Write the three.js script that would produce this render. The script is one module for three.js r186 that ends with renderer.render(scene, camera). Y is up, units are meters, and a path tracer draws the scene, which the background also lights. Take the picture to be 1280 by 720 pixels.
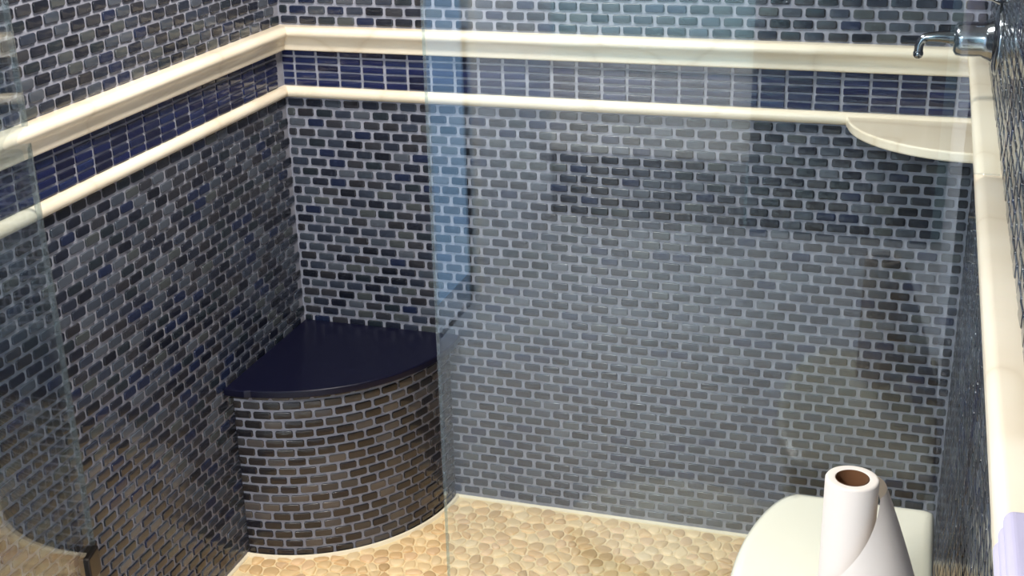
import * as THREE from 'three';
import { mergeGeometries, mergeVertices } from 'three/addons/utils/BufferGeometryUtils.js';
import { RoundedBoxGeometry } from 'three/addons/geometries/RoundedBoxGeometry.js';
import { RectAreaLightUniformsLib } from 'three/addons/lights/RectAreaLightUniformsLib.js';

// ---------------------------------------------------------------- camera, sky, lamps, exposure
const scene = new THREE.Scene();
const FOCAL = 1644.84;                                   // pixels, for a frame 720 high
const camera = new THREE.PerspectiveCamera(2 * Math.atan(360 / FOCAL) * 180 / Math.PI, 1280 / 720, 0.05, 50);
camera.position.set(1.5587, 1.8585, 2.9909);
camera.rotation.order = 'YXZ';
camera.rotation.set(-0.3713, 0.311, -0.0246);
scene.add(camera); camera.updateMatrixWorld(true);

const renderer = new THREE.WebGLRenderer();
renderer.toneMapping = THREE.LinearToneMapping;
renderer.toneMappingExposure = 1.16;
renderer.shadowMap.enabled = true;
RectAreaLightUniformsLib.init();
scene.background = new THREE.Color(0.85, 1.4, 2.15);    // daylight outside the bathroom's doorway

const WARM = new THREE.Color(1.0, 0.95, 0.885), COOL = new THREE.Color(0.97, 0.985, 1.0);
function areaLight(x, y, z, w, h, color, intensity) {
  const l = new THREE.RectAreaLight(color, intensity, w, h);
  l.position.set(x, y, z); l.lookAt(x, y - 1, z + 1e-4); l.castShadow = true; scene.add(l); return l;
}
const CEIL = 2.45;
areaLight(0.62, CEIL - 0.034, 0.72, 0.30, 0.30, WARM, 104);
areaLight(0.62, CEIL - 0.034, 3.25, 0.42, 0.42, COOL, 140);

// ---------------------------------------------------------------- dimensions
const W = 1.684;                                         // inner width of the shower and the room
const GLASS_Z = 1.0, ROOM_END = 4.5, TILE_END = 2.75;
const ROW = 0.026, COL = 0.0515;                         // mosaic pitch
const TRIM_Y0 = 1.107, TRIM_Y1 = 1.136, RAIL_Y0 = 1.229, RAIL_Y1 = 1.290;
const SEAT_R = 0.42, SEAT_H = 0.471;

// ---------------------------------------------------------------- helpers
let seed = 90210;
const rnd = () => { seed = (seed * 1664525 + 1013904223) >>> 0; return seed / 4294967296; };
const rr = (a, b) => a + (b - a) * rnd();
const taken = {};
const numbered = (n) => { const k = taken[n] = (taken[n] ?? -1) + 1; return k ? `${n}_${String(k).padStart(3, '0')}` : n; };
const sh = (o) => { o.castShadow = true; o.receiveShadow = true; return o; };
function part(name, geometry, material, parent) { const m = sh(new THREE.Mesh(geometry, material)); m.name = name; parent.add(m); return m; }
function struct(name, geometry, material, parent = scene) { const m = part(name, geometry, material, parent); m.userData.kind = 'structure'; return m; }
function thing(name, label, category, pos = [0, 0, 0], group) {
  const o = new THREE.Group(); o.name = numbered(name); o.position.set(...pos); scene.add(o);
  o.userData = { label, category }; if (group) o.userData.group = group; return o;
}
const lin = (hex) => new THREE.Color(hex);
function hash2(x, y, s) { let h = Math.imul(x, 374761393) + Math.imul(y, 668265263) + Math.imul(s, 974711); h = Math.imul(h ^ (h >>> 13), 1274126177); return ((h ^ (h >>> 16)) >>> 0) / 4294967296; }
function tileNoise(u, v, n, s) {                          // value noise that repeats after n cells
  const x = u * n, y = v * n, xi = Math.floor(x), yi = Math.floor(y), f = (t) => t * t * (3 - 2 * t), fx = f(x - xi), fy = f(y - yi);
  const g = (a, b) => hash2(((a % n) + n) % n, ((b % n) + n) % n, s);
  return (g(xi, yi) * (1 - fx) + g(xi + 1, yi) * fx) * (1 - fy) + (g(xi, yi + 1) * (1 - fx) + g(xi + 1, yi + 1) * fx) * fy;
}
function noiseTexture(size, fn, srgb) {
  const d = new Uint8Array(size * size * 4);
  for (let y = 0; y < size; y++) for (let x = 0; x < size; x++) {
    const c = fn(x / size, y / size), i = (y * size + x) * 4;
    for (let k = 0; k < 3; k++) d[i + k] = Math.max(0, Math.min(255, c[k] * 255)); d[i + 3] = 255;
  }
  const t = new THREE.DataTexture(d, size, size); t.wrapS = t.wrapT = THREE.RepeatWrapping; t.magFilter = THREE.LinearFilter; t.minFilter = THREE.LinearMipmapLinearFilter; t.generateMipmaps = true;
  if (srgb) t.colorSpace = THREE.SRGBColorSpace; t.needsUpdate = true; return t;
}
const fbm = (u, v, n, s) => 0.5 * tileNoise(u, v, n, s) + 0.3 * tileNoise(u, v, n * 2, s + 1) + 0.2 * tileNoise(u, v, n * 4, s + 2);
const mixc = (a, b, t) => a.map((x, i) => x + (b[i] - x) * t);

// ---------------------------------------------------------------- materials
const groutMap = noiseTexture(256, (u, v) => { const t = fbm(u, v, 12, 3) * 0.6 + tileNoise(u, v, 110, 9) * 0.4; return mixc([0.48, 0.485, 0.53], [0.62, 0.625, 0.67], t); }, true);
groutMap.repeat.set(2.5, 2.5);
const groutBump = noiseTexture(256, (u, v) => { const t = tileNoise(u, v, 120, 5); return [t, t, t]; });
groutBump.repeat.set(4, 4);
const marbleMap = noiseTexture(512, (u, v) => {
  const n = fbm(u, v, 5, 21), w = Math.abs(tileNoise(u + n * 0.15, v, 7, 31) - 0.5) * 2, vein = Math.pow(1 - w, 9) * 0.5;
  return mixc(mixc([0.89, 0.83, 0.73], [0.96, 0.92, 0.84], n), [0.82, 0.75, 0.64], vein);
}, true);
const M = {
  grout: new THREE.MeshStandardMaterial({ map: groutMap, bumpMap: groutBump, bumpScale: 0.0006, roughness: 0.85 }),
  marble: new THREE.MeshPhysicalMaterial({ map: marbleMap, roughness: 0.32, clearcoat: 0.25, clearcoatRoughness: 0.2 }),
  tile: new THREE.MeshPhysicalMaterial({ vertexColors: true, roughness: 0.2, ior: 1.52, clearcoat: 0.25, clearcoatRoughness: 0.08 }),
  pebble: new THREE.MeshPhysicalMaterial({ vertexColors: true, roughness: 0.5 }),
  bed: new THREE.MeshStandardMaterial({ color: lin('#ead2a4'), bumpMap: groutBump, bumpScale: 0.0008, roughness: 0.9 }),
  seat: new THREE.MeshPhysicalMaterial({ color: lin('#0c0d22'), roughness: 0.3, specularIntensity: 0.6 }),
  porcelain: new THREE.MeshPhysicalMaterial({ color: lin('#fbf7e2'), roughness: 0.22, clearcoat: 0.8, clearcoatRoughness: 0.06 }),
  plastic: new THREE.MeshPhysicalMaterial({ color: lin('#f2eee2'), roughness: 0.35 }),
  chrome: new THREE.MeshPhysicalMaterial({ color: lin('#8f9399'), metalness: 1, roughness: 0.14 }),
  bronze: new THREE.MeshPhysicalMaterial({ color: lin('#3a3430'), metalness: 0.85, roughness: 0.34 }),
  glass: new THREE.MeshPhysicalMaterial({ color: lin('#f9fdfe'), transmission: 1, thickness: 0, roughness: 0.0, ior: 1.52 }),
  glassEdge: new THREE.MeshPhysicalMaterial({ color: lin('#e4eef2'), roughness: 0.05, transmission: 0.96, thickness: 0 }),
  seal: new THREE.MeshPhysicalMaterial({ color: lin('#dde2e2'), roughness: 0.1, transmission: 0.93, thickness: 0 }),
  caulk: new THREE.MeshStandardMaterial({ color: lin('#e9dcc0'), roughness: 0.6 }),
  paint: new THREE.MeshStandardMaterial({ color: lin('#e6e8ee'), roughness: 0.8 }),
  teal: new THREE.MeshStandardMaterial({ color: lin('#b4d6de'), roughness: 0.8 }),
  slab: new THREE.MeshStandardMaterial({ color: lin('#b5b6b8'), roughness: 0.5 }),
  ceiling: new THREE.MeshStandardMaterial({ color: lin('#f0ede6'), roughness: 0.9 }),
  addedDoorDark: new THREE.MeshPhysicalMaterial({ color: lin('#20232b'), roughness: 0.45 }),  // bluish dark of the added rear door, toned for its reflection
  baseWood: new THREE.MeshPhysicalMaterial({ color: lin('#5c5752'), roughness: 0.5 }),
  paper: new THREE.MeshStandardMaterial({ color: lin('#e4d9d0'), roughness: 0.95 }),
  card: new THREE.MeshStandardMaterial({ color: lin('#6a4528'), roughness: 0.9 }),
  towel: new THREE.MeshPhysicalMaterial({ color: lin('#aca6bd'), roughness: 1, sheen: 0.6, sheenRoughness: 0.6, sheenColor: new THREE.Color(0.8, 0.78, 0.85) }),
  lampGlow: new THREE.MeshStandardMaterial({ color: lin('#fff4e0'), emissive: lin('#ffe9c8'), emissiveIntensity: 4 }),
  white: new THREE.MeshStandardMaterial({ color: lin('#eeeae2'), roughness: 0.5 }),
};
for (const k of ['glass', 'glassEdge', 'seal', 'paper', 'towel']) M[k].side = THREE.DoubleSide;

// ---------------------------------------------------------------- room shell
const box = (x0, x1, y0, y1, z0, z1) => { const g = new THREE.BoxGeometry(x1 - x0, y1 - y0, z1 - z0); g.translate((x0 + x1) / 2, (y0 + y1) / 2, (z0 + z1) / 2); return g; };
const frames = {                                          // local x runs along the wall to the right as one faces it, local z out of it
  back: { turn: 0, s: (x) => x, len: [0, W] },
  left: { turn: Math.PI / 2, s: (z) => -z },
  right: { turn: -Math.PI / 2, s: (z) => z, at: W },
};
const D0 = 2.98, D1 = 3.4, DH = 2.0;                       // doorway in the left wall, behind the viewer
const T = 0.12;
const wallBack = struct('wall_back', box(-T, W + T, -T, CEIL, -T, 0), M.grout);
const wallLeft = struct('wall_left', mergeGeometries([box(-TILE_END, 0, -T, CEIL, -T, 0)]), M.grout); wallLeft.rotation.y = Math.PI / 2;
const wallRight = struct('wall_right', box(0, TILE_END, -T, CEIL, -T, 0), M.grout); wallRight.rotation.y = -Math.PI / 2; wallRight.position.x = W;
const TL = 0.02;
struct('wall_left_room', mergeGeometries([box(-TL, 0, -T, CEIL, TILE_END, D0), box(-TL, 0, DH, CEIL, D0, D1), box(-TL, 0, -T, CEIL, D1, ROOM_END), box(-TL, 0, -T, 0, D0, D1)]), M.paint);
struct('wall_right_room', box(W, W + T, -T, CEIL, TILE_END, ROOM_END), M.paint);
struct('wall_rear', box(-T, W + T, -T, CEIL, ROOM_END, ROOM_END + T), M.teal);
struct('trim_11', mergeGeometries([box(0.0, 0.88, 0.3, 0.68, ROOM_END - 0.014, ROOM_END), box(0.0, 0.88, 0.68, 0.71, ROOM_END - 0.03, ROOM_END)]), M.white);
struct('ceiling', box(-T, W + T, CEIL, CEIL + T, -T, ROOM_END + T), M.ceiling);
struct('baseboard_rear', box(0.005, 0.86, 0, 0.3, ROOM_END - 0.02, ROOM_END), M.baseWood);
for (const m of [wallBack, wallLeft, wallRight]) m.updateMatrixWorld(true);

// unseen dark door, added opposite the shower to darken the reflection in its glass
{
  const d = new THREE.Group(); d.name = 'added_door_1'; d.userData.kind = 'structure'; scene.add(d);
  part('door_panel', box(0.96, 1.56, 0.005, 2.03, ROOM_END - 0.045, ROOM_END - 0.004), M.addedDoorDark, d);
  for (const [y0, y1] of [[0.15, 0.85], [1.0, 1.88]]) for (const x of [1.03, 1.29]) part('raised_panel', box(x, x + 0.2, y0, y1, ROOM_END - 0.055, ROOM_END - 0.04), M.addedDoorDark, d);
  part('door_frame', mergeGeometries([box(0.88, 0.96, 0, 2.1, ROOM_END - 0.06, ROOM_END), box(1.56, 1.64, 0, 2.1, ROOM_END - 0.06, ROOM_END), box(0.96, 1.56, 2.03, 2.1, ROOM_END - 0.06, ROOM_END)]), M.addedDoorDark, d);
  const k = new THREE.SphereGeometry(0.028, 20, 14); k.translate(1.01, 0.98, ROOM_END - 0.09); part('door_knob', k, M.chrome, d);
}
// doorway frame to the daylight
struct('trim_1', mergeGeometries([box(-TL, 0.012, 0, DH + 0.07, D0 - 0.07, D0), box(-TL, 0.012, 0, DH + 0.07, D1, D1 + 0.07), box(-TL, 0.012, DH, DH + 0.07, D0, D1)]), M.white);

// ---------------------------------------------------------------- mosaic
// one pillowed glass tile: an eight-sided outline, a shoulder and a rounded face
function tileShape(w, h, d, cut, bev) {
  const o = (i) => { const a = w / 2 - i, b = h / 2 - i, c = Math.max(cut - i * 0.5, 0.0004); return [[a - c, -b], [a, -b + c], [a, b - c], [a - c, b], [-a + c, b], [-a, b - c], [-a, -b + c], [-a + c, -b]]; };
  const pos = [], idx = [];
  for (const [i, z] of [[0, -0.001], [0, d - bev], [bev, d]]) for (const [x, y] of o(i)) pos.push(x, y, z);
  for (let r = 0; r < 2; r++) for (let k = 0; k < 8; k++) { const a = r * 8 + k, b = r * 8 + (k + 1) % 8; idx.push(a, b, b + 8, a, b + 8, a + 8); }
  for (let k = 1; k < 7; k++) idx.push(16, 16 + k, 17 + k);
  const g = new THREE.BufferGeometry(); g.setAttribute('position', new THREE.Float32BufferAttribute(pos, 3)); g.setIndex(idx); g.computeVertexNormals();
  g.setAttribute('uv', new THREE.Float32BufferAttribute(new Float32Array(24 * 2), 2));
  return g;
}
const BRICK_COLOURS = [[26, 29, 40], [31, 35, 47], [38, 43, 55], [47, 53, 66], [33, 40, 47], [41, 41, 46], [28, 36, 60], [58, 64, 74], [21, 24, 33], [48, 49, 55], [72, 77, 86], [64, 68, 70]];
const SEAT_COLOURS = [[28, 28, 35], [36, 35, 38], [50, 46, 46], [56, 55, 57], [33, 32, 35], [43, 39, 39], [60, 56, 54], [26, 27, 36], [80, 75, 73], [70, 68, 70]];
const BAND_COLOURS = [[19, 24, 58], [23, 30, 68], [26, 32, 62], [18, 21, 46], [28, 38, 74]];
const toLin = (c) => { const k = new THREE.Color(); k.setRGB(c[0] / 255, c[1] / 255, c[2] / 255, THREE.SRGBColorSpace); return k; };
const tinted = new Map();
function tintedTile(kind, shape, colours, i) {             // shared copies: one geometry for each colour
  const key = kind + i; if (tinted.has(key)) return tinted.get(key);
  const g = shape.clone(), c = toLin(colours[i]), n = g.attributes.position.count, a = new Float32Array(n * 3);
  for (let k = 0; k < n; k++) a.set([c.r, c.g, c.b], k * 3);
  g.setAttribute('color', new THREE.BufferAttribute(a, 3)); tinted.set(key, g); return g;
}
class Field {                                             // many tiles joined into one mesh
  constructor() { this.p = []; this.n = []; this.c = []; this.i = []; }
  add(g, m) {
    const base = this.p.length / 3, P = g.attributes.position, N = g.attributes.normal, C = g.attributes.color, v = new THREE.Vector3(), nm = new THREE.Matrix3().getNormalMatrix(m);
    for (let k = 0; k < P.count; k++) {
      v.fromBufferAttribute(P, k).applyMatrix4(m); this.p.push(v.x, v.y, v.z);
      v.fromBufferAttribute(N, k).applyMatrix3(nm).normalize(); this.n.push(v.x, v.y, v.z);
      this.c.push(C.getX(k), C.getY(k), C.getZ(k));
    }
    for (let k = 0; k < g.index.count; k++) this.i.push(base + g.index.getX(k));
  }
  build() {
    const g = new THREE.BufferGeometry(), f = (a, n) => new THREE.Float32BufferAttribute(a, n);
    g.setAttribute('position', f(this.p, 3)); g.setAttribute('normal', f(this.n, 3)); g.setAttribute('color', f(this.c, 3));
    g.setAttribute('uv', f(new Float32Array(this.p.length / 3 * 2), 2)); g.setIndex(this.i); return g;
  }
}
const toPixel = (v) => { const p = v.clone().project(camera); return [(p.x + 1) * 640, (1 - p.y) * 360, p.z]; };
const hiddenBehindTank = (x, y) => x > 930 && x < 1168 && y > 612 + (x - 985) * 0.1;
function seenArea(worldCentre, along, up, w, h, extra) {   // how large a piece shows in the photograph
  const q = [[-1, -1], [1, -1], [1, 1], [-1, 1]].map(([a, b]) => toPixel(worldCentre.clone().addScaledVector(along, a * w / 2).addScaledVector(up, b * h / 2)));
  const c = toPixel(worldCentre); if (c[2] > 1 || c[0] < 2 || c[0] > 1278 || c[1] < 2 || c[1] > 718) return 0;
  if (hiddenBehindTank(c[0], c[1]) || extra?.(worldCentre, c)) return 0;
  let A = 0; for (let k = 0; k < 4; k++) { const a = q[k], b = q[(k + 1) % 4]; A += a[0] * b[1] - b[0] * a[1]; } return Math.abs(A) / 2;
}
// lay a list of { m: local matrix, g: geometry, area } under a parent: the 300 that show largest singly, the rest as one part
function lay(list, parent, material, name, fieldName, limit = 300) {
  list.sort((a, b) => b.area - a.area);
  const rest = new Field(); let k = 0;
  for (const t of list) {
    if (k < limit && t.area > 0) { const o = part(name, t.g, material, parent); o.applyMatrix4(t.m); k++; } else rest.add(t.g, t.m);
  }
  if (rest.p.length) { const o = part(fieldName, rest.build(), material, parent); o.userData.kind = 'stuff'; }
}
const BRICK_W = COL - 0.0078, BRICK_H = ROW - 0.0072;
const brickShape = tileShape(BRICK_W, BRICK_H, 0.0042, 0.003, 0.0013);
const halfShape = tileShape(BRICK_W / 2 - 0.0015, BRICK_H, 0.0042, 0.003, 0.0013);
const bandShape = tileShape(0.0614 - 0.0068, 0.0188 - 0.0052, 0.0042, 0.0012, 0.001);
const pick = (n) => Math.floor(rnd() * n);
const tilt = 0.026;
function local(s, y, n = 0) {
  return new THREE.Matrix4().compose(new THREE.Vector3(s, y, n), new THREE.Quaternion().setFromEuler(new THREE.Euler(rr(-tilt, tilt), rr(-tilt, tilt), rr(-0.02, 0.02))), new THREE.Vector3(rr(0.96, 1.02), rr(0.94, 1.03), rr(0.85, 1.1)));
}
function tileWall(wall, s0, s1, opts = {}) {
  const along = new THREE.Vector3(1, 0, 0).transformDirection(wall.matrixWorld), up = new THREE.Vector3(0, 1, 0), v = new THREE.Vector3();
  const bricks = [], bands = [];
  const put = (arr, g, s, y, w, h) => { v.set(s, y, 0.004).applyMatrix4(wall.matrixWorld); arr.push({ g, m: local(s + rr(-0.0006, 0.0006), y + rr(-0.0005, 0.0005)), area: seenArea(v, along, up, w, h, opts.hidden) }); };
  const rowAt = (y, odd) => {
    for (let k = -1, s; (s = s0 + 0.004 + COL * (k + 0.5) + (odd ? COL / 2 : 0)) - COL / 2 < s1; k++) {
      const a = s - BRICK_W / 2, b = s + BRICK_W / 2;
      if (a >= s0 + 0.002 && b <= s1 - 0.001) put(bricks, tintedTile('brick', brickShape, BRICK_COLOURS, pick(12)), s, y, BRICK_W, BRICK_H);
      else if (b <= s1 - 0.001 && s + BRICK_W / 4 - BRICK_W / 4 > s0 - 0.002 && b - BRICK_W / 2 >= s0 + 0.001) put(bricks, tintedTile('half', halfShape, BRICK_COLOURS, pick(12)), b - BRICK_W / 4, y, BRICK_W / 2, BRICK_H);
      else if (a >= s0 + 0.002 && a + BRICK_W / 2 <= s1 - 0.001) put(bricks, tintedTile('half', halfShape, BRICK_COLOURS, pick(12)), a + BRICK_W / 4, y, BRICK_W / 2, BRICK_H);
    }
  };
  let r = 0;
  for (let y = TRIM_Y0 - ROW * 0.52; y > ROW * 0.4; y -= ROW) rowAt(y, r++ % 2);
  for (let y = RAIL_Y1 + ROW * 0.5; y < CEIL - ROW * 0.5; y += ROW) rowAt(y, r++ % 2);
  const q = 0.0614, off = opts.bandOffset ?? 0.0346, bh = 0.0188;
  for (let k = 0; k < 5; k++) for (let s = s0 + off - q / 2; s + q / 2 < s1 + q; s += q) {
    if (s - q / 2 < s0 - 0.03 || s > s1 - 0.012) continue;
    const y = TRIM_Y1 + 0.0002 + bh * (k + 0.5);
    if (s - q / 2 < s0 || s + q / 2 > s1) {                // cut tile in the corner
      const a = Math.max(s - q / 2, s0) + 0.003, b = Math.min(s + q / 2, s1) - 0.003, m = local((a + b) / 2, y);
      m.scale(new THREE.Vector3((b - a) / (q - 0.0068), 1, 1)); v.set((a + b) / 2, y, 0.004).applyMatrix4(wall.matrixWorld);
      bands.push({ g: tintedTile('band', bandShape, BAND_COLOURS, pick(5)), m, area: seenArea(v, along, up, b - a, bh, opts.hidden) });
    } else put(bands, tintedTile('band', bandShape, BAND_COLOURS, pick(5)), s, y, q, bh);
  }
  lay(bricks, wall, M.tile, 'brick_tile', 'brick_tile_field');
  lay(bands, wall, M.tile, 'band_tile', 'band_tile_field');
}
const behindSeat = (w) => w.y < SEAT_H && w.x < SEAT_R && w.z < SEAT_R && w.x * w.x + w.z * w.z < SEAT_R * SEAT_R;
tileWall(wallBack, 0, W, { hidden: (w, c) => behindSeat(w) || (c[0] > 300 && c[0] < 552 && c[1] > 400) || (c[0] > 1062 && c[1] > 140 && c[1] < 192) });
const LEFT_RUN = 53 * COL + 0.004;
tileWall(wallLeft, -LEFT_RUN, 0, { bandOffset: (LEFT_RUN - 0.0346) % 0.0614, hidden: (w) => behindSeat(w) });
tileWall(wallRight, 0, TILE_END, { hidden: (w, c) => w.y < RAIL_Y0 && c[0] > 1215 });

// ---------------------------------------------------------------- stone rails along the walls
function rail(name, profile, axis, a, b, mitreA, mitreB) {  // profile: [out of the wall, height]; mitre: +1 shortens that end by the depth
  const n = profile.length, pos = [], uv = [], idx = []; let run = 0;
  profile.forEach(([d, y], k) => {
    if (k) run += Math.hypot(d - profile[k - 1][0], y - profile[k - 1][1]);
    for (const [s, end] of [[a + mitreA * d, 0], [b - mitreB * d, 1]]) {
      if (axis === 'back') pos.push(s, y, d); else if (axis === 'left') pos.push(d, y, s); else pos.push(W - d, y, s);
      uv.push(s * 1.2, run * 1.2 + (axis === 'back' ? 0 : 0.37));
    }
  });
  for (let k = 0; k + 1 < n; k++) { const p = k * 2; if (axis === 'left') idx.push(p, p + 1, p + 2, p + 1, p + 3, p + 2); else if (axis === 'right') idx.push(p, p + 2, p + 1, p + 1, p + 2, p + 3); else idx.push(p, p + 2, p + 1, p + 1, p + 2, p + 3); }
  // end caps
  for (const e of [0, 1]) for (let k = 1; k + 1 < n; k++) { const t = [e, k * 2 + e, (k + 1) * 2 + e]; idx.push(...(e ? t : [t[0], t[2], t[1]])); }
  let g = new THREE.BufferGeometry(); g.setAttribute('position', new THREE.Float32BufferAttribute(pos, 3)); g.setAttribute('uv', new THREE.Float32BufferAttribute(uv, 2)); g.setIndex(idx); g.computeVertexNormals();
  return struct(name, g, M.marble);
}
const chairRail = [];
{
  const key = [[0, RAIL_Y1], [0.026, RAIL_Y1 + 0.001], [0.034, RAIL_Y1 - 0.002], [0.039, RAIL_Y1 - 0.008], [0.040, RAIL_Y1 - 0.015], [0.037, RAIL_Y1 - 0.022], [0.030, RAIL_Y1 - 0.027], [0.024, RAIL_Y1 - 0.033], [0.021, RAIL_Y1 - 0.041], [0.0205, RAIL_Y1 - 0.048], [0.0205, RAIL_Y1 - 0.054], [0.020, RAIL_Y1 - 0.0585], [0.0175, RAIL_Y0], [0, RAIL_Y0]];
  chairRail.push(...key);
}
const pencil = []; for (let k = 0; k <= 10; k++) { const a = Math.PI / 2 - k / 10 * Math.PI; pencil.push([Math.max(0, 0.004 + Math.cos(a) * 0.0145), (TRIM_Y0 + TRIM_Y1) / 2 + Math.sin(a) * (TRIM_Y1 - TRIM_Y0) / 2]); }
pencil.unshift([0, TRIM_Y1]); pencil.push([0, TRIM_Y0]);
rail('trim_2', chairRail, 'back', 0, W, 1, 1); rail('trim_3', chairRail, 'left', 0, TILE_END, 1, 0);
rail('trim_4', chairRail, 'right', 0, GLASS_Z - 0.002, 1, 0); rail('trim_5', chairRail, 'right', GLASS_Z + 0.001, TILE_END, 0, 0);
rail('trim_6', pencil, 'back', 0, W, 1, 1); rail('trim_7', pencil, 'left', 0, TILE_END, 1, 0); rail('trim_8', pencil, 'right', 0, TILE_END, 1, 0);

// ---------------------------------------------------------------- pebble floor
const floor = struct('floor', box(-T, W + T, -0.1, 0, -T, GLASS_Z), M.bed);
struct('floor_room', box(-T, W + T, -0.1, 0, GLASS_Z, ROOM_END + T), M.slab);
{
  const P = 0.037, pts = [];
  for (let j = -2; j * P * 0.87 < GLASS_Z + 0.1; j++) for (let i = -2; i * P < W + 0.1; i++) pts.push([(i + (j % 2 ? 0.5 : 0) + rr(-0.36, 0.36)) * P, (j + rr(-0.36, 0.36)) * P * 0.87]);
  const cells = new Map(), cell = (x, z) => `${Math.floor(x / 0.06)},${Math.floor(z / 0.06)}`;
  pts.forEach((p) => { const k = cell(...p); (cells.get(k) ?? cells.set(k, []).get(k)).push(p); });
  const list = [], up = new THREE.Vector3(0, 0, 1), al = new THREE.Vector3(1, 0, 0);
  const COLS = [[228, 193, 142], [220, 184, 134], [232, 202, 154], [215, 178, 130], [236, 208, 162], [224, 190, 140], [226, 190, 146], [208, 172, 124]];
  for (const p of pts) {
    const [x, z] = p;
    if (x < 0.014 || x > W - 0.014 || z < 0.014 || z > GLASS_Z - 0.075 || Math.hypot(x, z) < SEAT_R + 0.016) continue;
    let poly = []; for (let k = 0; k < 16; k++) poly.push([x + Math.cos(k / 8 * Math.PI) * 0.034, z + Math.sin(k / 8 * Math.PI) * 0.034]);
    const clip = (nx, nz, d) => { const out = []; for (let k = 0; k < poly.length; k++) { const a = poly[k], b = poly[(k + 1) % poly.length], da = a[0] * nx + a[1] * nz - d, db = b[0] * nx + b[1] * nz - d; if (da <= 0) out.push(a); if (da * db < 0) { const t = da / (da - db); out.push([a[0] + (b[0] - a[0]) * t, a[1] + (b[1] - a[1]) * t]); } } poly = out; };
    const ci = Math.floor(x / 0.06), cj = Math.floor(z / 0.06), gap = 0.0016 + rnd() * 0.0012;
    for (let a = -2; a <= 2; a++) for (let b = -2; b <= 2; b++) for (const o of cells.get(`${ci + a},${cj + b}`) ?? []) {
      if (o === p) continue; const dx = o[0] - x, dz = o[1] - z, l = Math.hypot(dx, dz); if (l > 0.09) continue;
      clip(dx / l, dz / l, (x + dx / 2) * dx / l + (z + dz / 2) * dz / l - gap);
    }
    clip(-1, 0, -0.008); clip(1, 0, W - 0.008); clip(0, -1, -0.008); clip(0, 1, GLASS_Z - 0.07);
    { const l = Math.hypot(x, z); clip(-x / l, -z / l, -(SEAT_R + 0.01)); }
    if (poly.length < 3) continue;
    for (let it = 0; it < 1; it++) { const o = []; poly.forEach((a, k) => { const b = poly[(k + 1) % poly.length]; o.push([a[0] * 0.75 + b[0] * 0.25, a[1] * 0.75 + b[1] * 0.25], [a[0] * 0.25 + b[0] * 0.75, a[1] * 0.25 + b[1] * 0.75]); }); poly = o; }
    const n = poly.length, cx = poly.reduce((s, q) => s + q[0], 0) / n, cz = poly.reduce((s, q) => s + q[1], 0) / n, h = rr(0.004, 0.0065), pos = [], idx = [];
    let A = 0; poly.forEach((a, k) => { const b = poly[(k + 1) % n]; A += a[0] * b[1] - b[0] * a[1]; }); if (Math.abs(A) / 2 < 0.00012) continue;
    for (const [f, y] of [[1, -0.001], [0.96, h * 0.55], [0.72, h]]) for (const [px, pz] of poly) pos.push((px - cx) * f, y, (pz - cz) * f);
    pos.push(0, h * 1.08, 0);
    const fl = A > 0;
    for (let r = 0; r < 2; r++) for (let k = 0; k < n; k++) { const a = r * n + k, b = r * n + (k + 1) % n; idx.push(...(fl ? [a, b + n, b, a, a + n, b + n] : [a, b, b + n, a, b + n, a + n])); }
    for (let k = 0; k < n; k++) { const a = 2 * n + k, b = 2 * n + (k + 1) % n; idx.push(...(fl ? [a, 3 * n, b] : [a, b, 3 * n])); }
    const g = new THREE.BufferGeometry(); g.setAttribute('position', new THREE.Float32BufferAttribute(pos, 3)); g.setIndex(idx); g.computeVertexNormals();
    const tone = rr(0.95, 1.05), c = toLin(COLS[pick(8)].map((q) => Math.min(255, q * tone))), ca = new Float32Array(pos.length); for (let k = 0; k < pos.length / 3; k++) ca.set([c.r, c.g, c.b], k * 3);
    g.setAttribute('color', new THREE.BufferAttribute(ca, 3)); g.setAttribute('uv', new THREE.Float32BufferAttribute(new Float32Array(pos.length / 3 * 2), 2));
    list.push({ g, m: new THREE.Matrix4().makeTranslation(cx, 0, cz), area: seenArea(new THREE.Vector3(cx, 0.004, cz), al, up, Math.sqrt(Math.abs(A) / 2), Math.sqrt(Math.abs(A) / 2), (w, c) => (c[0] < 300 && c[1] < 715)) });
  }
  lay(list, floor, M.pebble, 'pebble', 'pebble_field');
}
// sealing bead round the floor and the stone curb under the glass
{
  const seg = [], bead = 0.007;
  const quarter = (len) => { const s = new THREE.Shape(); s.moveTo(0, 0); s.lineTo(bead, 0); s.absarc(0, 0, bead, 0, Math.PI / 2); s.lineTo(0, 0); return new THREE.ExtrudeGeometry(s, { depth: len, bevelEnabled: false, curveSegments: 4 }); };
  let g = quarter(GLASS_Z - 0.06 - SEAT_R); g.translate(0, 0, SEAT_R); seg.push(g);
  g = quarter(W - SEAT_R); g.rotateY(Math.PI / 2); g.scale(1, 1, -1); g.translate(SEAT_R, 0, 0); seg.push(g);
  const arc = new THREE.LatheGeometry([[SEAT_R + 0.004, 0.009], [SEAT_R + 0.009, 0.007], [SEAT_R + 0.012, 0.0]].map((p) => new THREE.Vector2(...p)), 40, 0, Math.PI / 2);
  seg.push(arc);
  struct('trim_9', mergeGeometries(seg.map((q) => { const t = q.index ? q.toNonIndexed() : q; t.computeVertexNormals(); return t; })), M.caulk);
  const c = new RoundedBoxGeometry(W, 0.11, 0.12, 3, 0.012); c.translate(W / 2, 0.05, GLASS_Z); struct('trim_10', c, M.marble);
}

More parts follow.
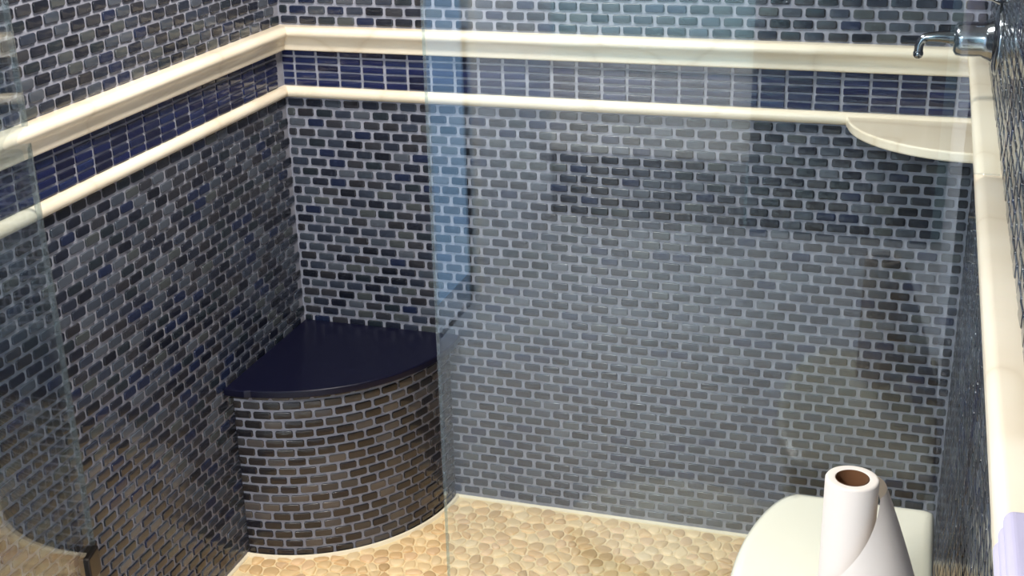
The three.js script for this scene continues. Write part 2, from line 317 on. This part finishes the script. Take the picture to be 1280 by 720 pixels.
// ---------------------------------------------------------------- corner seat
{
  const seat = thing('corner_bench', 'curved mosaic corner bench with a glossy navy stone top', 'bench');
  const LIP = 0.455, th = 0.02;
  const drum = new THREE.CylinderGeometry(SEAT_R - 0.004, SEAT_R - 0.004, SEAT_H, 48, 1, false, 0, Math.PI / 2); drum.translate(0, SEAT_H / 2, 0);
  part('bench_wall', drum, M.grout, seat);
  const list = [], step = Math.PI / 2 / 13, v = new THREE.Vector3();
  for (let r = 0; r < 18; r++) {
    const y = SEAT_H - ROW * (r + 0.55);
    for (let k = 0; k < 13 + r % 2; k++) {
      const half = r % 2 && (k === 0 || k === 13);
      const a = half ? (k ? Math.PI / 2 - step / 4 : step / 4) : step * (k + 0.5 - 0.5 * (r % 2));
      const g = half ? tintedTile('seathalf', halfShape, SEAT_COLOURS, pick(10)) : tintedTile('seat', brickShape, SEAT_COLOURS, pick(10));
      v.set(Math.cos(a) * (SEAT_R - 0.0035), y, Math.sin(a) * (SEAT_R - 0.0035));
      const m = new THREE.Matrix4().makeRotationY(Math.PI / 2 - a).setPosition(v).multiply(local(0, 0));
      list.push({ g, m, area: 1 });
    }
  }
  lay(list, seat, M.tile, 'brick_tile', 'brick_tile_field');
  const s = new THREE.Shape(); s.moveTo(0.005, 0.005); s.lineTo(LIP - 0.003, 0.005); s.lineTo(LIP, 0.06); for (let k = 1; k < 40; k++) { const a = 0.13 + (Math.PI / 2 - 0.26) * k / 40; s.lineTo(Math.cos(a) * LIP * (1 + 0.03 * Math.sin(2 * a)), Math.sin(a) * LIP * (1 + 0.03 * Math.sin(2 * a))); } s.lineTo(0.06, LIP + 0.005); s.lineTo(0.005, LIP + 0.004); s.lineTo(0.005, 0.005);
  const g = new THREE.ExtrudeGeometry(s, { depth: th - 0.008, bevelEnabled: true, bevelSize: 0.004, bevelThickness: 0.004, bevelSegments: 3, bevelOffset: -0.004 });
  g.rotateX(Math.PI / 2); g.translate(0, SEAT_H + th - 0.003, 0);
  const top = part('bench_top', g, M.seat, seat); top.userData.label = 'glossy navy stone top of the bench';
}

// ---------------------------------------------------------------- corner shelf
{
  const sx = new THREE.Shape(), A = 0.277, B = 0.272; sx.moveTo(0, 0.004); sx.lineTo(-A, 0.004); sx.lineTo(-A, 0.03);
  for (let k = 1; k <= 32; k++) { const a = 0.1 + (Math.PI / 2 - 0.1) * k / 32; sx.lineTo(-Math.cos(a) * A, Math.sin(a) * B); } sx.lineTo(0, 0.004);
  const g = new THREE.ExtrudeGeometry(sx, { depth: 0.012, bevelEnabled: true, bevelSize: 0.004, bevelThickness: 0.005, bevelSegments: 4, bevelOffset: -0.004 });
  g.rotateX(Math.PI / 2); g.translate(W - 0.006, TRIM_Y1 - 0.012, 0);
  const p = g.attributes.position, u = g.attributes.uv; for (let k = 0; k < p.count; k++) u.setXY(k, p.getX(k) * 1.2, p.getZ(k) * 1.2);
  const o = part('corner_shelf', g, M.marble, scene); o.userData = { label: 'cream stone corner shelf with a curved front under the blue tile band', category: 'shelf' };
}

// ---------------------------------------------------------------- shower glass
function pane(t, w, y0, y1, notch) {                       // a glass sheet in its own plane, x from 0 to w
  const s = new THREE.Shape(); s.moveTo(0, y0); s.lineTo(w, y0);
  if (notch) for (const [d, a, b] of notch) { s.lineTo(w, a); s.lineTo(w - d, a); s.lineTo(w - d, b); s.lineTo(w, b); }
  s.lineTo(w, y1); s.lineTo(0, y1); s.lineTo(0, y0);
  const g = new THREE.ExtrudeGeometry(s, { depth: 0.0096, bevelEnabled: false }); g.translate(0, 0, -0.0048);
  return part('glass_pane', g, M.glass, t);
}
{
  const x0 = 0.779, t = thing('glass_panel', 'clear fixed shower glass panel running from its free edge to the right tiled wall', 'glass panel', [x0, 0, GLASS_Z]);
  pane(t, W - x0 - 0.006, 0.106, 2.08, [[0.016, TRIM_Y0 - 0.003, TRIM_Y1 + 0.003], [0.038, RAIL_Y0 - 0.003, RAIL_Y1 + 0.004]]);
  part('polished_edge', box(-0.0012, 0.0006, 0.106, 2.08, -0.005, 0.005), M.glassEdge, t);
  part('bottom_channel', box(0.002, W - x0 - 0.006, 0.104, 0.116, -0.009, 0.009), M.chrome, t);
}
{
  const t = thing('glass_door', 'clear frameless glass shower door standing open beside the left tiled wall', 'glass door', [0.022, 0, GLASS_Z + 0.05]);
  t.rotation.y = -(Math.PI / 2 - 0.252);
  pane(t, 0.74, 0.118, 2.08);
  part('polished_edge', box(0.7396, 0.7412, 0.118, 2.08, -0.005, 0.005), M.glassEdge, t);
  part('door_seal', box(-0.004, 0.0005, 0.118, 2.08, -0.0055, 0.0055), M.seal, t);
  for (const y of [0.385, 1.86]) {
    const h = part('hinge', new RoundedBoxGeometry(0.055, 0.06, 0.024, 3, 0.004).translate(0.024, y, 0), M.bronze, t);
    part('hinge_pin', new THREE.CylinderGeometry(0.007, 0.007, 0.064, 16).translate(-0.006, y, 0), M.bronze, h);
  }
}

// ---------------------------------------------------------------- shower valve
function taperTube(curve, n, m, radius) {
  const g = new THREE.TubeGeometry(curve, n, 1, m, false), p = g.attributes.position, c = new THREE.Vector3(), q = new THREE.Vector3();
  for (let i = 0; i <= n; i++) { curve.getPointAt(i / n, c); for (let j = 0; j <= m; j++) { const k = i * (m + 1) + j; q.fromBufferAttribute(p, k).sub(c).multiplyScalar(radius(i / n)).add(c); p.setXYZ(k, q.x, q.y, q.z); } }
  g.computeVertexNormals(); return g;
}
{
  const t = thing('shower_valve', 'chrome lever shower valve on the tiled wall above the cream rail', 'shower valve', [W, 1.40, 0.50]);
  const onX = (g) => g.rotateZ(Math.PI / 2);               // lathe axis to -x
  const plate = new THREE.LatheGeometry([[0, 0.014], [0.03, 0.014], [0.045, 0.012], [0.058, 0.008], [0.062, 0.004], [0.062, 0]].map((p) => new THREE.Vector2(...p)), 40); part('escutcheon', onX(plate).translate(-0.003, 0, 0), M.chrome, t);
  const hub = new THREE.LatheGeometry([[0, 0.078], [0.022, 0.078], [0.029, 0.073], [0.031, 0.062], [0.031, 0.03], [0.037, 0.02], [0.042, 0.01]].map((p) => new THREE.Vector2(...p)), 32); part('hub', onX(hub).translate(-0.003, 0, 0), M.chrome, t);
  const c = new THREE.CatmullRomCurve3([[-0.05, 0.004, 0], [-0.08, 0.003, 0.004], [-0.11, 0.004, 0.006], [-0.132, 0.0, 0.006], [-0.139, -0.012, 0.006], [-0.140, -0.026, 0.006]].map((p) => new THREE.Vector3(...p)));
  const lever = taperTube(c, 40, 14, (t) => 0.015 - 0.007 * Math.min(1, t * 1.4)); part('lever', lever, M.chrome, t);
  part('lever_tip', new THREE.SphereGeometry(0.0092, 18, 12).translate(-0.140, -0.028, 0.006), M.chrome, t);
  const cap = new THREE.LatheGeometry([[0, 0.05], [0.012, 0.05], [0.017, 0.045], [0.018, 0.02], [0.024, 0.008], [0.026, 0]].map((p) => new THREE.Vector2(...p)), 28); part('diverter_knob', onX(cap).translate(-0.003, 0.085, -0.01), M.chrome, t);
}

// ---------------------------------------------------------------- toilet
function loft(rings, closeTop = true, closeBottom = true) { // rings of equal length of [x, y, z]
  const n = rings[0].length, pos = [], idx = [];
  for (const r of rings) for (const p of r) pos.push(...p);
  for (let j = 0; j + 1 < rings.length; j++) for (let k = 0; k < n; k++) { const a = j * n + k, b = j * n + (k + 1) % n; idx.push(a, a + n, b, b, a + n, b + n); }
  const cap = (j, flip) => { const c = [0, 1, 2].map((q) => rings[j].reduce((s, p) => s + p[q], 0) / n), i = pos.length / 3; pos.push(...c); for (let k = 0; k < n; k++) { const a = j * n + k, b = j * n + (k + 1) % n; idx.push(...(flip ? [a, b, i] : [b, a, i])); } };
  if (closeBottom) cap(0, true); if (closeTop) cap(rings.length - 1, false);
  const g = new THREE.BufferGeometry(); g.setAttribute('position', new THREE.Float32BufferAttribute(pos, 3)); g.setIndex(idx); g.computeVertexNormals();
  g.setAttribute('uv', new THREE.Float32BufferAttribute(new Float32Array(pos.length / 3 * 2), 2)); return g;
}
const TANK_TOP = 0.75, TZ0 = 1.047, TZ1 = 1.565, TXB = 1.636;
function tankRing(y, inset) {                               // flat back, bowed front, seen from above
  const z0 = TZ0 + inset, z1 = TZ1 - inset, zc = (z0 + z1) / 2, hz = (z1 - z0) / 2, out = [], N = 40;
  const rb = 0.012; for (let k = 0; k <= 4; k++) { const a = k / 4 * Math.PI / 2; out.push([TXB - inset - rb + Math.cos(a) * rb, y, z1 - rb + Math.sin(a) * rb]); }
  for (let k = 0; k <= N; k++) { const u = 1 - 2 * k / N, z = zc + hz * u, f = Math.abs(u); out.push([1.347 + inset + 0.052 * Math.pow(f, 2.3) + 0.012 * Math.pow(f, 14), y, z]); }
  for (let k = 0; k <= 4; k++) { const a = -Math.PI / 2 + k / 4 * Math.PI / 2; out.push([TXB - inset - rb + Math.cos(a) * rb, y, z0 + rb + Math.sin(a) * rb]); }
  return out;
}
{
  const t = thing('toilet', 'white porcelain toilet with a bow-fronted tank beside the shower glass', 'toilet');
  part('tank', loft([tankRing(0.40, 0.05), tankRing(0.42, 0.035), tankRing(0.55, 0.022), tankRing(0.712, 0.014)]), M.porcelain, t);
  part('tank_lid', loft([tankRing(0.712, 0.006), tankRing(0.714, 0.001), tankRing(0.72, 0), tankRing(0.738, 0), tankRing(0.746, 0.003), tankRing(0.7495, 0.009), tankRing(TANK_TOP, 0.018)]), M.porcelain, t);
  const h = new THREE.CylinderGeometry(0.008, 0.006, 0.07, 14); h.rotateX(Math.PI / 2 - 0.15); h.translate(1.352, 0.655, TZ1 - 0.10); part('flush_lever', h, M.chrome, t);
  const zc = (TZ0 + TZ1) / 2;
  const egg = (y, x0, x1, hw) => { const o = []; for (let k = 0; k < 48; k++) { const a = k / 48 * Math.PI * 2, c = Math.cos(a); o.push([(x0 + x1) / 2 + c * (x1 - x0) / 2, y, zc + Math.sin(a) * hw * (1 + 0.12 * c)]); } return o; };
  const R = (rs) => loft(rs.map((r) => r.slice().reverse()));
  part('bowl', R([egg(0.0, 1.10, 1.56, 0.115), egg(0.05, 1.10, 1.55, 0.105), egg(0.18, 1.07, 1.52, 0.105), egg(0.30, 0.98, 1.55, 0.155), egg(0.38, 0.945, 1.62, 0.18), egg(0.40, 0.945, 1.62, 0.18)]), M.porcelain, t);
  part('seat', R([egg(0.402, 0.94, 1.345, 0.183), egg(0.405, 0.937, 1.347, 0.187), egg(0.418, 0.937, 1.347, 0.187), egg(0.421, 0.942, 1.342, 0.182)]), M.plastic, t);
  part('seat_cover', R([egg(0.423, 0.94, 1.345, 0.183), egg(0.426, 0.937, 1.345, 0.187), egg(0.438, 0.94, 1.345, 0.184), egg(0.444, 0.96, 1.33, 0.165)]), M.plastic, t);
}

// ---------------------------------------------------------------- paper roll on the tank
{
  const H = 0.25, R0 = 0.0345, RC = 0.0215, t = thing('paper_roll', 'white paper roll standing upright on the toilet tank with a loose outer sheet', 'paper roll', [1.515, TANK_TOP, 1.432]);
  const body = new THREE.LatheGeometry([[RC, 0], [R0 - 0.001, 0], [R0, 0.002], [R0, H - 0.003], [R0 - 0.0015, H - 0.0005], [R0 - 0.004, H], [RC + 0.002, H], [RC, H - 0.001]].map((p) => new THREE.Vector2(...p)), 56); part('paper', body, M.paper, t);
  const core = new THREE.LatheGeometry([[RC + 0.0004, 0], [RC + 0.0004, H - 0.0005], [RC - 0.001, H - 0.0002], [RC - 0.001, 0]].map((p) => new THREE.Vector2(...p)), 48); part('cardboard_core', core, M.card, t).userData.label = 'brown cardboard tube';
  // the loose end: a sheet that peels away more and more towards the bottom
  const U = 60, V = 30, pos = [], uv = [], idx = [];
  for (let j = 0; j <= V; j++) for (let i = 0; i <= U; i++) {
    const u = i / U, v = j / V, a = -1.3 + u * 3.9;       // runs round the near side to the right
    const topY = H * (0.30 + 0.64 * Math.pow(Math.min(1, u / 0.62), 1.5)), y = (1 - v) * topY, f = 1 - y / H;
    const peel = Math.pow(u, 1.2) * (0.006 + 0.11 * f) + 0.0012 + 0.0025 * Math.sin(u * 8 + v * 4) * u, r = R0 + peel;
    pos.push(Math.sin(a) * r, Math.max(0.001, y), Math.cos(a) * r); uv.push(u, v);
  }
  for (let j = 0; j < V; j++) for (let i = 0; i < U; i++) { const a = j * (U + 1) + i; idx.push(a, a + U + 1, a + 1, a + 1, a + U + 1, a + U + 2); }
  const g = new THREE.BufferGeometry(); g.setAttribute('position', new THREE.Float32BufferAttribute(pos, 3)); g.setAttribute('uv', new THREE.Float32BufferAttribute(uv, 2)); g.setIndex(idx); g.computeVertexNormals();
  part('loose_sheet', g, M.paper, t);
}

// ---------------------------------------------------------------- folded cloth on the rail, beside the viewer
{
  const t = thing('washcloth', 'pale lavender folded washcloth lying on the cream rail', 'cloth', [W - 0.024, RAIL_Y1 + 0.001, 2.235]);
  for (let k = 0; k < 3; k++) {
    const g = new RoundedBoxGeometry(0.040 - k * 0.002, 0.017, 0.36 - k * 0.006, 4, 0.008), p = g.attributes.position;
    for (let i = 0; i < p.count; i++) p.setY(i, p.getY(i) + 0.0015 * Math.sin(p.getZ(i) * 30 + k * 2) * (k ? 1 : 0)); g.computeVertexNormals();
    part('fold', g.translate(0.001 * k, 0.0088 + k * 0.0155, 0), M.towel, t);
  }
}

// ---------------------------------------------------------------- ceiling lamps
for (const [x, z, w, where] of [[0.62, 0.72, 0.34, 'over the shower'], [0.62, 3.25, 0.46, 'over the bathroom floor']]) {
  const l = thing('ceiling_lamp', `square flush ceiling lamp ${where}`, 'lamp', [x, CEIL, z], 'ceiling lamps');
  part('lamp_frame', mergeGeometries([box(-w / 2, w / 2, -0.03, 0, -w / 2, -w / 2 + 0.02), box(-w / 2, w / 2, -0.03, 0, w / 2 - 0.02, w / 2), box(-w / 2, -w / 2 + 0.02, -0.03, 0, -w / 2 + 0.02, w / 2 - 0.02), box(w / 2 - 0.02, w / 2, -0.03, 0, -w / 2 + 0.02, w / 2 - 0.02)]), M.white, l);
  part('diffuser', box(-w / 2 + 0.02, w / 2 - 0.02, -0.028, -0.004, -w / 2 + 0.02, w / 2 - 0.02), M.lampGlow, l);
}

renderer.render(scene, camera);
